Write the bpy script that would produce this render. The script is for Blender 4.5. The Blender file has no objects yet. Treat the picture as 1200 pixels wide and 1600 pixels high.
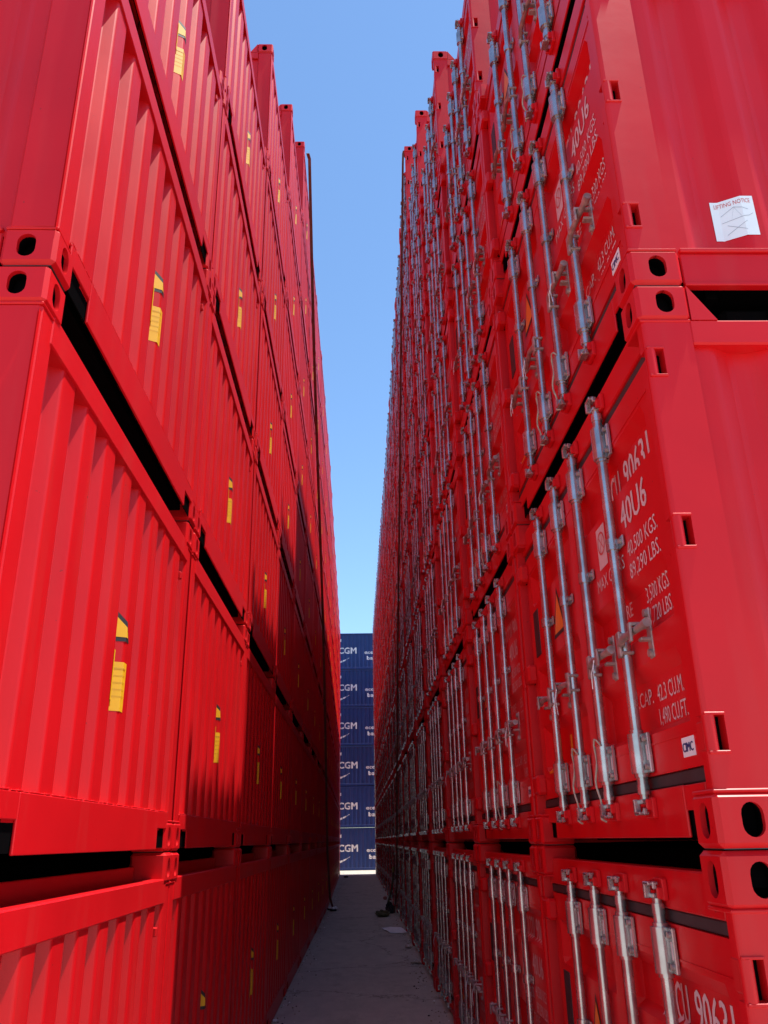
import bpy, bmesh, math, random
from mathutils import Vector, Matrix
random.seed(7)
C = bpy.context.scene.collection
S = bpy.context.scene

# ------------------------------------------------------------------ camera
EYE = 1.8007
F_PX, CX = 1296.8, 593.2
PIT, ROL, YAW = 0.3763, 0.0176, 0.0269
cd = bpy.data.cameras.new('camera'); cam = bpy.data.objects.new('camera', cd); C.objects.link(cam)
cd.sensor_fit = 'HORIZONTAL'; cd.sensor_width = 36; cd.lens = 36 * F_PX / 1200
cd.shift_x = (600 - CX) / 1200; cd.clip_start = 0.05; cd.clip_end = 5000
Rz = Matrix(((math.cos(YAW), -math.sin(YAW), 0), (math.sin(YAW), math.cos(YAW), 0), (0, 0, 1)))
c, s = math.cos(PIT), math.sin(PIT)
Rp = Matrix(((1, 0, 0), (0, c, s), (0, -s, c)))
c, s = math.cos(ROL), math.sin(ROL)
Rr = Matrix(((c, 0, -s), (0, 1, 0), (s, 0, c)))
M = Rr @ Rp @ Rz                       # rows: right, forward, up in world axes
right, fwd, up = M[0], M[1], M[2]
cam.matrix_world = Matrix(((right[0], up[0], -fwd[0], 0), (right[1], up[1], -fwd[1], 0),
                           (right[2], up[2], -fwd[2], EYE), (0, 0, 0, 1)))
S.camera = cam
S.render.resolution_x, S.render.resolution_y = 768, 1024

# ------------------------------------------------------------------ light
LIGHT = Vector((-1.893, 0.16, -6.36)).normalized()
elev = math.asin(-LIGHT.z)
w = bpy.data.worlds.new('World'); S.world = w; w.use_nodes = True
nt = w.node_tree; nt.nodes.clear()
sky = nt.nodes.new('ShaderNodeTexSky'); sky.sky_type = 'NISHITA'; sky.sun_disc = False
sky.sun_elevation = elev
sky.sun_rotation = math.atan2(-LIGHT.x, -LIGHT.y)
sky.altitude = 0; sky.air_density = 1.0; sky.dust_density = 0.1; sky.ozone_density = 2.2
bg = nt.nodes.new('ShaderNodeBackground'); bg.inputs[1].default_value = 0.138
wo = nt.nodes.new('ShaderNodeOutputWorld')
tint = nt.nodes.new('ShaderNodeVectorMath'); tint.operation = 'MULTIPLY'; tint.inputs[1].default_value = (0.88, 1.02, 1.09)
nt.links.new(sky.outputs[0], tint.inputs[0]); nt.links.new(tint.outputs[0], bg.inputs[0]); nt.links.new(bg.outputs[0], wo.inputs[0])
ld = bpy.data.lights.new('sun', 'SUN'); ld.energy = 5.0; ld.angle = math.radians(0.5); ld.color = (1, 0.94, 0.84)
sun = bpy.data.objects.new('sun', ld); C.objects.link(sun); sun.location = (5, -3, 30)
sun.rotation_euler = LIGHT.to_track_quat('-Z', 'Y').to_euler()
S.view_settings.view_transform = 'Standard'; S.view_settings.look = 'None'
S.view_settings.exposure = 0.75; S.view_settings.gamma = 1

# ------------------------------------------------------------------ materials
def mat(name, col, rough=0.5, metal=0.0, var=0.0, bump=0.0, bscale=30, coat=0.0, vary_obj=False, stretch=(1, 1, 1), spec=0.5, vscale=3.0):
    m = bpy.data.materials.new(name); m.use_nodes = True
    n = m.node_tree; b = n.nodes['Principled BSDF']
    b.inputs['Roughness'].default_value = rough; b.inputs['Metallic'].default_value = metal
    b.inputs['Specular IOR Level'].default_value = spec
    b.inputs['Coat Weight'].default_value = coat; b.inputs['Coat Roughness'].default_value = 0.3
    tc = n.nodes.new('ShaderNodeTexCoord'); mp = n.nodes.new('ShaderNodeMapping'); mp.inputs['Scale'].default_value = stretch
    n.links.new(tc.outputs['Object'], mp.inputs[0])
    nz = n.nodes.new('ShaderNodeTexNoise'); nz.inputs['Scale'].default_value = vscale; nz.inputs['Detail'].default_value = 6
    oi = n.nodes.new('ShaderNodeObjectInfo')
    # offset the pattern per object so copies do not repeat it
    ad = n.nodes.new('ShaderNodeVectorMath'); ad.operation = 'ADD'
    n.links.new(mp.outputs[0], ad.inputs[0]); n.links.new(oi.outputs['Location'], ad.inputs[1])
    n.links.new(ad.outputs[0], nz.inputs['Vector'])
    rr = n.nodes.new('ShaderNodeMapRange'); rr.inputs[1].default_value = 0.3; rr.inputs[2].default_value = 0.7
    rr.inputs[3].default_value = 1 - var; rr.inputs[4].default_value = 1 + var
    n.links.new(nz.outputs[0], rr.inputs[0])
    mx = n.nodes.new('ShaderNodeVectorMath'); mx.operation = 'SCALE'; mx.inputs[0].default_value = col[:3]
    n.links.new(rr.outputs[0], mx.inputs['Scale'])
    out = mx.outputs[0]
    if vary_obj:
        m2 = n.nodes.new('ShaderNodeVectorMath'); m2.operation = 'MULTIPLY'
        n.links.new(out, m2.inputs[0]); n.links.new(oi.outputs['Color'], m2.inputs[1]); out = m2.outputs[0]
    n.links.new(out, b.inputs['Base Color'])
    r2 = n.nodes.new('ShaderNodeMapRange'); r2.inputs[3].default_value = rough * 0.88; r2.inputs[4].default_value = rough * 1.18
    n.links.new(nz.outputs[0], r2.inputs[0]); n.links.new(r2.outputs[0], b.inputs['Roughness'])
    if bump:
        nb = n.nodes.new('ShaderNodeTexNoise'); nb.inputs['Scale'].default_value = bscale; nb.inputs['Detail'].default_value = 4
        n.links.new(ad.outputs[0], nb.inputs['Vector'])
        bp = n.nodes.new('ShaderNodeBump'); bp.inputs['Strength'].default_value = bump; bp.inputs['Distance'].default_value = 0.01
        n.links.new(nb.outputs[0], bp.inputs['Height']); n.links.new(bp.outputs[0], b.inputs['Normal'])
    return m

def paint(name, col, chip=0.5):
    """container paint: faint vertical dirt, small chips and rust scuffs, orange-peel"""
    m = mat(name, col, rough=0.38, var=0.07, bump=0.035, bscale=9, vary_obj=True, vscale=2.0, spec=0.28)
    n = m.node_tree; b = n.nodes['Principled BSDF']
    src = b.inputs['Base Color'].links[0].from_socket
    geo = n.nodes.new('ShaderNodeNewGeometry')
    mp = n.nodes.new('ShaderNodeMapping'); mp.inputs['Scale'].default_value = (9, 9, 0.8)
    n.links.new(geo.outputs['Position'], mp.inputs[0])
    nz = n.nodes.new('ShaderNodeTexNoise'); nz.inputs['Scale'].default_value = 1.0; nz.inputs['Detail'].default_value = 7
    n.links.new(mp.outputs[0], nz.inputs['Vector'])
    r = n.nodes.new('ShaderNodeMapRange'); r.inputs[1].default_value = 0.52; r.inputs[2].default_value = 0.8
    r.inputs[3].default_value = 0; r.inputs[4].default_value = 0.10
    n.links.new(nz.outputs[0], r.inputs[0])
    mx = n.nodes.new('ShaderNodeMix'); mx.data_type = 'RGBA'
    n.links.new(r.outputs[0], mx.inputs['Factor']); n.links.new(src, mx.inputs['A'])
    mx.inputs['B'].default_value = (0.30, 0.16, 0.13, 1)
    n2 = n.nodes.new('ShaderNodeTexNoise'); n2.inputs['Scale'].default_value = 34; n2.inputs['Detail'].default_value = 3
    n.links.new(geo.outputs['Position'], n2.inputs['Vector'])
    r2 = n.nodes.new('ShaderNodeMapRange'); r2.inputs[1].default_value = 0.745; r2.inputs[2].default_value = 0.77
    r2.inputs[3].default_value = 0; r2.inputs[4].default_value = chip
    n.links.new(n2.outputs[0], r2.inputs[0])
    m3 = n.nodes.new('ShaderNodeMix'); m3.data_type = 'RGBA'
    n.links.new(r2.outputs[0], m3.inputs['Factor']); n.links.new(mx.outputs['Result'], m3.inputs['A'])
    m3.inputs['B'].default_value = (0.10, 0.03, 0.02, 1)
    n.links.new(m3.outputs['Result'], b.inputs['Base Color'])
    return m

MAT = {
 'red': paint('red_paint', (0.62, 0.0055, 0.010)),
 'logo': mat('white_logo_paint', (0.75, 0.75, 0.78), rough=0.5, var=0.08, vscale=4),
 'blue': paint('blue_paint', (0.016, 0.040, 0.165), 0.2),
 'zinc': mat('galvanised_steel', (0.47, 0.44, 0.44), rough=0.26, metal=0.82, var=0.25, bump=0.0, bscale=60, vscale=12),
 'cast': mat('worn_steel', (0.42, 0.33, 0.31), rough=0.5, metal=0.6, var=0.35, bump=0.3, bscale=80, vscale=25),
 'black': mat('dark_parts_and_gap_shade', (0.004, 0.0035, 0.004), rough=0.95, spec=0.0),  # near-black: the shade of gaps and recesses is put into the colour
 'rubber': mat('gasket_rubber', (0.035, 0.028, 0.030), rough=0.6, var=0.2, vscale=12),
 'white': mat('white_marking', (0.66, 0.50, 0.50), rough=0.5, var=0.08, vscale=40),
 'label': mat('white_sticker', (0.80, 0.80, 0.82), rough=0.4, var=0.03, vscale=10),
 'navy': mat('navy_ink', (0.02, 0.03, 0.16), rough=0.5),
 'redink': mat('red_ink', (0.6, 0.06, 0.06), rough=0.5),
 'grey_ink': mat('grey_ink', (0.25, 0.27, 0.33), rough=0.5),
 'yellow': mat('yellow_sticker', (0.85, 0.48, 0.010), rough=0.45, var=0.06, vscale=12),
 'orange': mat('orange_sticker', (0.80, 0.26, 0.015), rough=0.45, var=0.05, vscale=12),
 'ink': mat('black_ink', (0.02, 0.02, 0.022), rough=0.5),
 'olive_ink': mat('olive_ink', (0.66, 0.37, 0.015), rough=0.5),
 'rope': mat('pale_rope', (0.45, 0.38, 0.30), rough=0.9, var=0.2, vscale=60),
 'strap': mat('brown_strap', (0.16, 0.05, 0.03), rough=0.85, var=0.3, vscale=14),
 'tarp': mat('tarp', (0.03, 0.03, 0.035), rough=0.7),
 'paper': mat('paper', (0.86, 0.86, 0.88), rough=0.7, var=0.05, vscale=10),
 'olive': mat('olive_cloth', (0.10, 0.095, 0.04), rough=0.95, var=0.5, bump=0.5, bscale=30, vscale=9),
 'yellowgreen': mat('yellow_green_cloth', (0.30, 0.28, 0.05), rough=0.9, var=0.3, vscale=9),
 'darkcloth': mat('dark_cloth', (0.03, 0.025, 0.03), rough=0.95, var=0.3, vscale=9),
 'pinkp': mat('pink_plastic', (0.45, 0.16, 0.12), rough=0.5, var=0.3, vscale=9),
 'leaf': mat('dry_leaf', (0.30, 0.24, 0.16), rough=0.8, var=0.3, vscale=20),
}

# ------------------------------------------------------------------ mesh builder
class MB:
    def __init__(self, m='red'): self.v = []; self.f = []; self.m = []; self.s = []; self.cur = m
    def add(self, vs, fs, smooth=False, m=None):
        o = len(self.v); self.v += [tuple(p) for p in vs]
        for f in fs:
            self.f.append(tuple(i + o for i in f)); self.m.append(m or self.cur); self.s.append(smooth)
        return self
    def merge(self, other):
        o = len(self.v); self.v += other.v; self.f += [tuple(i + o for i in f) for f in other.f]
        self.m += other.m; self.s += other.s; return self
    def box(self, x0, x1, y0, y1, z0, z1, m=None, c=0.0, holes=None, hm='black'):
        if x0 > x1: x0, x1 = x1, x0
        if y0 > y1: y0, y1 = y1, y0
        if z0 > z1: z0, z1 = z1, z0
        if c <= 0 and not holes:
            vs = [(x, y, z) for x in (x0, x1) for y in (y0, y1) for z in (z0, z1)]
            return self.add(vs, [(0, 1, 3, 2), (4, 6, 7, 5), (0, 4, 5, 1), (2, 3, 7, 6), (0, 2, 6, 4), (1, 5, 7, 3)], m=m)
        c = max(c, 1e-4); lo = (x0, y0, z0); hi = (x1, y1, z1); vid = {}; vs = []
        for sx in (0, 1):
            for sy in (0, 1):
                for sz in (0, 1):
                    sg = (sx, sy, sz)
                    for ax in range(3):
                        p = []
                        for a in range(3):
                            base = hi[a] if sg[a] else lo[a]
                            p.append(base if a == ax else base + (-c if sg[a] else c))
                        vid[(sg, ax)] = len(vs); vs.append(tuple(p))
        fs = []
        for ax in range(3):
            a, b = [i for i in range(3) if i != ax]
            for sd in (0, 1):
                q = []
                for (p, r) in ((0, 0), (1, 0), (1, 1), (0, 1)):
                    sg = [0, 0, 0]; sg[ax] = sd; sg[a] = p; sg[b] = r; q.append(vid[(tuple(sg), ax)])
                if holes and (ax, sd) in holes:
                    self._hole([vs[i] for i in q], ax, a, b, sd, holes[(ax, sd)], m, hm)
                else:
                    fs.append(q if sd else q[::-1])
        for ax in range(3):                # edges parallel to ax
            a, b = [i for i in range(3) if i != ax]
            for p in (0, 1):
                for r in (0, 1):
                    s0 = [0, 0, 0]; s1 = [0, 0, 0]; s0[a] = s1[a] = p; s0[b] = s1[b] = r; s1[ax] = 1
                    s0, s1 = tuple(s0), tuple(s1)
                    fs.append((vid[(s0, a)], vid[(s0, b)], vid[(s1, b)], vid[(s1, a)]))
        for sx in (0, 1):
            for sy in (0, 1):
                for sz in (0, 1):
                    fs.append(tuple(vid[((sx, sy, sz), ax)] for ax in range(3)))
        return self.add(vs, fs, m=m)
    def _hole(self, q, ax, a, b, sd, hole, m, hm):
        cu, cv, ru, rv, depth = hole; K = 4
        r = min(ru, rv); eu, ev = ru - r, rv - r
        def P(u, v, d):
            p = [0, 0, 0]; p[a] = u; p[b] = v; p[ax] = q[0][ax] + (-d if sd else d); return tuple(p)
        corners = {(0, 0): q[0], (1, 0): q[1], (1, 1): q[2], (0, 1): q[3]}
        pts = []
        for qi, (su, sv) in enumerate(((1, 1), (-1, 1), (-1, -1), (1, -1))):
            for j in range(K + 1):
                t = math.pi / 2 * (qi + j / K)
                pts.append((cu + su * eu + r * math.cos(t), cv + sv * ev + r * math.sin(t)))
        n = len(pts)
        vs = [P(u, v, 0) for u, v in pts] + [corners[(1, 1)], corners[(0, 1)], corners[(0, 0)], corners[(1, 0)]]
        fs = []
        for qi in range(4):
            for j in range(K): i = qi * (K + 1) + j; fs.append((n + qi, i, i + 1))
            i = qi * (K + 1) + K; fs.append((n + qi, i, (i + 1) % n, n + (qi + 1) % 4))
        self.add(vs, fs, m=m)
        vs = [P(u, v, 0) for u, v in pts] + [P(u, v, 0.016) for u, v in pts]
        self.add(vs, [(i, (i + 1) % n, n + (i + 1) % n, n + i) for i in range(n)], smooth=True, m=m)
        g = 1.25
        vs = [P(u, v, 0.016) for u, v in pts] + [P(cu + (u - cu) * g, cv + (v - cv) * g, depth) for u, v in pts]
        self.add(vs, [(i, (i + 1) % n, n + (i + 1) % n, n + i) for i in range(n)] + [tuple(range(n, 2 * n))], m=hm)  # lining coloured dark to paint the shade inside the hole
    def cyl(self, p0, p1, r0, r1=None, n=12, m=None, caps=True):
        r1 = r0 if r1 is None else r1
        p0, p1 = Vector(p0), Vector(p1); d = (p1 - p0).normalized()
        a = d.orthogonal().normalized(); b = d.cross(a); vs = []
        for p, r in ((p0, r0), (p1, r1)):
            for i in range(n):
                t = 2 * math.pi * i / n; vs.append(p + a * (r * math.cos(t)) + b * (r * math.sin(t)))
        self.add(vs, [(i, (i + 1) % n, n + (i + 1) % n, n + i) for i in range(n)], smooth=True, m=m)
        if caps: self.add(vs, [tuple(range(n))[::-1], tuple(range(n, 2 * n))], m=m)
        return self
    def tube(self, pts, r, n=6, m=None):
        for i in range(len(pts) - 1): self.cyl(pts[i], pts[i + 1], r, n=n, m=m)
        return self
    def extrude_profile(self, prof, t0, t1, fn, m=None, sm=None):
        """prof: list of (u, d); fn(u, d, t) -> xyz; sm: list of bools per segment"""
        n = len(prof); vs = [fn(u, d, t0) for u, d in prof] + [fn(u, d, t1) for u, d in prof]
        for i in range(n - 1):
            self.add([vs[i], vs[i + 1], vs[n + i + 1], vs[n + i]], [(0, 1, 2, 3)], m=m) if not (sm and sm[i]) else None
        if sm:
            o = [i for i in range(n - 1) if sm[i]]
            run = []
            for i in o:
                if run and run[-1] == i - 1: run.append(i)
                else:
                    if run: self._run(vs, n, run, m)
                    run = [i]
            if run: self._run(vs, n, run, m)
        return self
    def _run(self, vs, n, run, m):
        a, b = run[0], run[-1] + 2
        lo = vs[a:b]; hi = vs[n + a:n + b]; k = len(lo)
        self.add(lo + hi, [(i, i + 1, k + i + 1, k + i) for i in range(k - 1)], smooth=True, m=m)
    def mesh(self, name):
        me = bpy.data.meshes.new(name); me.from_pydata(self.v, [], self.f)
        names = []
        for x in self.m:
            if x not in names: names.append(x)
        for x in names: me.materials.append(MAT[x])
        idx = {x: i for i, x in enumerate(names)}
        me.polygons.foreach_set('material_index', [idx[x] for x in self.m])
        me.polygons.foreach_set('use_smooth', self.s)
        me.validate(); me.update(); return me

def link(name, data, parent=None):
    o = bpy.data.objects.new(name, data); C.objects.link(o)
    if parent: o.parent = parent
    return o

def rounded(poly, r=0.010, seg=3):
    """round the bends of a (u, d) polyline -> points, per-segment smooth flags"""
    out = [poly[0]]; sm = []
    for i in range(1, len(poly) - 1):
        p, q, t = Vector(poly[i - 1]), Vector(poly[i]), Vector(poly[i + 1])
        a = (p - q).normalized(); b = (t - q).normalized()
        l = min(r, (p - q).length * .4, (t - q).length * .4)
        A, B = q + a * l, q + b * l
        out.append(tuple(A)); sm.append(False)
        for j in range(1, seg + 1):
            k = j / seg; P = A * (1 - k) ** 2 + q * (2 * k * (1 - k)) + B * k * k
            out.append(tuple(P)); sm.append(True)
    out.append(poly[-1]); sm.append(False)
    return out, sm

def prof_at(poly, u):
    if u <= poly[0][0]: return poly[0][1]
    for (a, da), (b, db) in zip(poly, poly[1:]):
        if a <= u <= b: return da + (db - da) * (u - a) / max(b - a, 1e-9)
    return poly[-1][1]

# ------------------------------------------------------------------ lettering
_fc = {}
def text_tris(s):
    """triangulated glyph outlines of a string at size 1"""
    if s in _fc: return _fc[s]
    cu = bpy.data.curves.new('t', 'FONT'); cu.body = s; cu.size = 1; cu.resolution_u = 2
    ob = bpy.data.objects.new('t', cu); C.objects.link(ob)
    dg = bpy.context.evaluated_depsgraph_get(); me = bpy.data.meshes.new_from_object(ob.evaluated_get(dg))
    vs = [tuple(v.co) for v in me.vertices]; fs = [tuple(p.vertices) for p in me.polygons]
    bpy.data.objects.remove(ob); bpy.data.curves.remove(cu); bpy.data.meshes.remove(me)
    _fc[s] = (vs, fs); return _fc[s]

def put_text(mb, s, y0, z0, h, width, xfn, m, cuts=(), off=0.0015):
    """text on the corridor face: reads towards -y; baseline left at (y0, z0), cap height h, total width"""
    vs, fs = text_tris(s)
    x0 = min(v[0] for v in vs); x1 = max(v[0] for v in vs); cap = 0.73
    bm = bmesh.new()
    bv = [bm.verts.new((0, y0 - (v[0] - x0) / (x1 - x0) * width, z0 + v[1] / cap * h)) for v in vs]
    for f in fs:
        try: bm.faces.new([bv[i] for i in f])
        except ValueError: pass
    for cz in cuts:
        if z0 - h < cz < z0 + h * 1.3:
            bmesh.ops.bisect_plane(bm, geom=bm.verts[:] + bm.edges[:] + bm.faces[:], plane_co=(0, 0, cz), plane_no=(0, 0, 1))
    bm.verts.index_update()
    for k, dy in enumerate((0, -.0020, .0020) if h > .08 else (0,) if h > .04 else (0, -.0012, .0012)):
        mb.add([(xfn(v.co.y, v.co.z) - off - k * .0003, v.co.y + dy, v.co.z) for v in bm.verts], [tuple(v.index for v in f.verts) for f in bm.faces], m=m)
    bm.free()

# ------------------------------------------------------------------ container dimensions (metres)
W, H, L = 2.438, 1.7624, 12.19
CH = 0.142                      # casting height
# local axes: x into the container from its corridor end, y across it, z up

def casting(x_end, y_end, top):
    mb = MB('red')
    x0, x1 = (0, 0.178) if x_end == 0 else (L - 0.178, L)
    y0, y1 = (0, 0.162) if y_end == 0 else (W - 0.162, W)
    z0, z1 = (H - CH, H - 0.003) if top else (0.003, CH)
    zc = (z0 + z1) / 2
    holes = {(0, 0 if x_end == 0 else 1): ((y0 + y1) / 2, zc, 0.030, 0.046, 0.08),
             (1, 0 if y_end == 0 else 1): ((x0 + x1) / 2 + (0.008 if x_end == 0 else -0.008), zc, 0.030, 0.044, 0.07)}
    if top: holes[(2, 1)] = ((x0 + x1) / 2, (y0 + y1) / 2, 0.05, 0.03, 0.09)
    mb.box(x0, x1, y0, y1, z0, z1, c=0.013, holes=holes)
    if not top: mb.box(x0 + .014, x1 - .014, y0 + .014, y1 - .014, 0.0004, 0.0029, m='rubber')
    # weld collar
    if top: mb.box(x0 + .004, x1 - .004, y0 + .004, y1 - .004, z0 - 0.008, z0 + .002, c=0.003)
    else: mb.box(x0 + .004, x1 - .004, y0 + .004, y1 - .004, z1 - .002, z1 + 0.008, c=0.003)
    return mb

def gussets(y_end):
    mb = MB('red'); zt, zr = H - 0.006, H - CH - 0.0
    ya, yb = (0.006, 0.016) if y_end == 0 else (W - 0.016, W - 0.006)
    for xa, xb in ((0.178, 0.265), (L - 0.178, L - 0.265)):
        vs = [(xa, y, z) for y in (ya, yb) for z in (zt, zr)] + [(xb, ya, zr), (xb, yb, zr)]
        mb.add(vs, [(0, 1, 4), (2, 5, 3), (0, 4, 5, 2), (1, 3, 5, 4)])
    return mb

def side_poly():
    p = [(0.17, 0.030)]; u = 0.24
    while u < L - 0.45:
        p += [(u, 0.030), (u + .068, 0.066), (u + .14, 0.066), (u + .208, 0.030)]; u += 0.285
    p.append((L - 0.17, 0.030)); return p
SIDE = side_poly()

def side_panel(y_end):
    mb = MB('red'); pr, sm = rounded(SIDE, 0.012, 2)
    fn = (lambda u, d, t: (u, d, t)) if y_end == 0 else (lambda u, d, t: (u, W - d, t))
    return mb.extrude_profile(pr, 0.13, H - 0.22, fn, sm=sm)

def top_side_rail(y_end):
    mb = MB('red'); y0, y1 = (0.006, 0.075) if y_end == 0 else (W - 0.075, W - 0.006)
    mb.box(0.168, L - 0.168, y0, y1, H - 0.235, H - CH, c=0.006)
    return mb.merge(gussets(y_end))

def bottom_side_rail(y_end):
    mb = MB('red'); f = (lambda y: y) if y_end == 0 else (lambda y: W - y)
    mb.box(0.19, L - 0.19, f(0.014), f(0.09), 0.145, 0.160, c=0.003)
    mb.box(0.19, L - 0.19, f(0.026), f(0.040), 0.020, 0.145, c=0.004)
    mb.box(0.19, L - 0.19, f(0.018), f(0.05), 0.008, 0.020, c=0.002)
    return mb

def roof_cover_and_light_block():
    mb = MB('tarp'); mb.box(0.10, L - .06, 0.085, W - .085, H - 0.27, H - 0.235); mb.box(0.34, L - .10, 0.12, W - .12, H - 0.24, H - 0.012, c=.02, m='black')  # raised black block added to stop light leaking through the gap between tiers
    for i in range(14): mb.box(0.5 + i * .84, 0.56 + i * .84, 0.10, W - .10, H - 0.235, H - 0.03, m='black')
    return mb
def floor_deck():
    mb = MB('black'); mb.box(0.066, L - .11, 0.115, W - .115, 0.06, 0.12)
    for i in range(30): mb.box(0.30 + i * .4, 0.34 + i * .4, 0.115, W - .115, 0.02, 0.06)
    return mb
def rear_panel():
    mb = MB('red'); mb.box(L - .03, L - .01, .17, W - .17, .006, H - .006)  # panel extended to full height to block light through the tier gap
    mb.box(L - .08, L - .004, .16, W - .16, H - .235, H - .12, c=.005); mb.box(L - .08, L - .004, .16, W - .16, .01, .17, c=.005)
    return mb
def rear_post(y_end):
    mb = MB('red'); y0, y1 = (0.006, 0.15) if y_end == 0 else (W - 0.15, W - 0.006)
    return mb.box(L - .17, L - .006, y0, y1, CH, H - CH, c=.008)

def common():
    parts = []
    for e in (0, 1):
        for t in (False, True):
            parts.append(('corner_casting', casting(0, e, t), []))
            parts.append(('corner_casting', casting(1, e, t), []))
        parts.append(('side_panel', side_panel(e), []))
        parts.append(('top_side_rail', top_side_rail(e), []))
        parts.append(('bottom_side_rail', bottom_side_rail(e), []))
        parts.append(('corner_post', rear_post(e), []))
    parts += [('roof_cover_and_light_block', roof_cover_and_light_block(), []), ('floor', floor_deck(), []), ('rear_wall', rear_panel(), [])]
    return parts

# ------------------------------------------------------------------ blank ridged end (left-hand wall)
def front_poly():
    n, edge, so, inn = 9, 0.125, 0.028, 0.080
    rec = 2 * so + inn; outer = (W - 2 * edge - n * rec) / (n - 1)
    p = [(0.0, 0.012)]; u = edge
    for i in range(n):
        p += [(u, 0.012), (u + so, 0.064), (u + so + inn, 0.064), (u + rec, 0.012)]; u += rec + outer
    p.append((W, 0.012)); return p
FRONT = front_poly()

def drape(mb, y0, y1, zlo, zhi, poly, m, off):
    """conform a shape between zlo(y) and zhi(y) to the ridges"""
    ys = sorted(set([y0, y1] + [u for u, _ in poly if y0 < u < y1] + [y0 + (y1 - y0) * i / 14 for i in range(15)]))
    for a, b in zip(ys, ys[1:]):
        q = [(prof_at(poly, a) - off, a, zlo(a)), (prof_at(poly, b) - off, b, zlo(b)), (prof_at(poly, b) - off, b, zhi(b)), (prof_at(poly, a) - off, a, zhi(a))]
        mb.add(q, [(0, 1, 2, 3)], m=m)

def front_post(y_end):
    mb = MB('red'); y0, y1 = (0.008, 0.125) if y_end == 0 else (W - 0.125, W - 0.008)
    z0, z1 = CH, H - CH
    mb.box(0.008, 0.17, y0, y1, z0, z1, c=0.012)
    return mb

def blank_end():
    parts = common()
    for e in (0, 1): parts.append(('corner_post', front_post(e), []))
    mb = MB('red'); mb.box(0.004, 0.085, 0.10, W - 0.10, H - 0.235, H - 0.123, c=0.005); mb.box(0.15, 0.16, 0.17, W - 0.17, H - 0.235, H - 0.065, c=0.003); mb.box(0.085, 0.15, 0.17, W - 0.17, H - 0.232, H - 0.222)
    parts.append(('top_rail', mb, []))
    mb = MB('red')
    mb.box(0.002, 0.012, 0.345, W - 0.345, 0.014, 0.1845, c=0.003)
    mb.box(0.0035, 0.085, 0.125, W - 0.125, 0.174, 0.1855, c=0.003)
    mb.box(0.014, 0.018, 0.165, W - 0.165, 0.02, 0.172, m='black')  # black sheet painting the shade behind the rail and its notches
    for e in (0, 1):
        a, b = (0.128, 0.349) if e == 0 else (W - 0.349, W - 0.128)
        mb.box(0.0030, 0.012, a, b, 0.108, 0.1838, c=0.003)
    # rough weld along the ledge
    for i in range(46):
        y = 0.15 + i * (W - 0.3) / 45 + random.uniform(-.01, .01)
        mb.box(0.003, 0.012, y - .02, y + .02, 0.185, 0.185 + random.uniform(.002, .006), c=0.001)
    parts.append(('bottom_rail', mb, []))
    pr, sm = rounded(FRONT, 0.010, 3)
    mb = MB('red').extrude_profile(pr[:], 0.10, H - 0.17, lambda u, d, t: (d, u, t), sm=sm)
    tri = MB('ink'); yc = W - 1.242; hw = 0.088; zb, zt = 0.832, 1.005
    drape(tri, yc - hw, yc + hw, lambda y: zb, lambda y: zb + (zt - zb) * (1 - abs(y - yc) / hw), FRONT, 'ink', 0.0015)
    k = 0.76; zb2 = zb + 0.018
    drape(tri, yc - hw * k, yc + hw * k, lambda y: zb2, lambda y: zb2 + (zt - zb) * k * (1 - abs(y - yc) / (hw * k)), FRONT, 'yellow', 0.0028)
    no = MB('yellow'); ya, yb = W - 1.330, W - 1.150
    drape(no, ya, yb, lambda y: 0.545, lambda y: 0.745, FRONT, 'yellow', 0.0015)
    drape(no, yb - 0.006, yb + 0.012, lambda y: 0.57, lambda y: 0.768, FRONT, 'yellow', 0.0020)
    for j, wd in enumerate((.8, .7, .9, .5, .75)):
        z = 0.715 - j * 0.028
        drape(no, ya + 0.015, ya + 0.015 + 0.18 * wd, lambda y, z=z: z, lambda y, z=z: z + (0.003 if j else .006), FRONT, 'olive_ink', 0.0029)
    # small lug near the far edge of the end panel
    lug = MB('red'); lug.box(0.006, 0.06, 0.20, 0.23, H - 0.37, H - 0.33, c=0.004)
    parts.append(('front_panel', mb, [('warning_triangle', tri), ('notice_sticker', no), ('lug', lug)]))
    return parts

# ------------------------------------------------------------------ door end (right-hand wall)
DX = 0.050
DZ = [(0.222, 0)]
for lo, hi in ((0.352, 0.585), (0.675, 0.890), (1.235, 1.425)): DZ += [(lo, 0), (lo + .026, 1), (hi - .045, 1), (hi, 0)]
DZ.append((H - 0.222, 0))
def door_depth(y, z, ya, yb):
    fy = 1.0
    for e, s in ((ya, 1), (yb, -1)):
        d = (y - e) * s; fy = min(fy, max(0, (d - 0.10) / 0.03))
    return DX + 0.036 * min(fy, prof_at(DZ, z))

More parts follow.
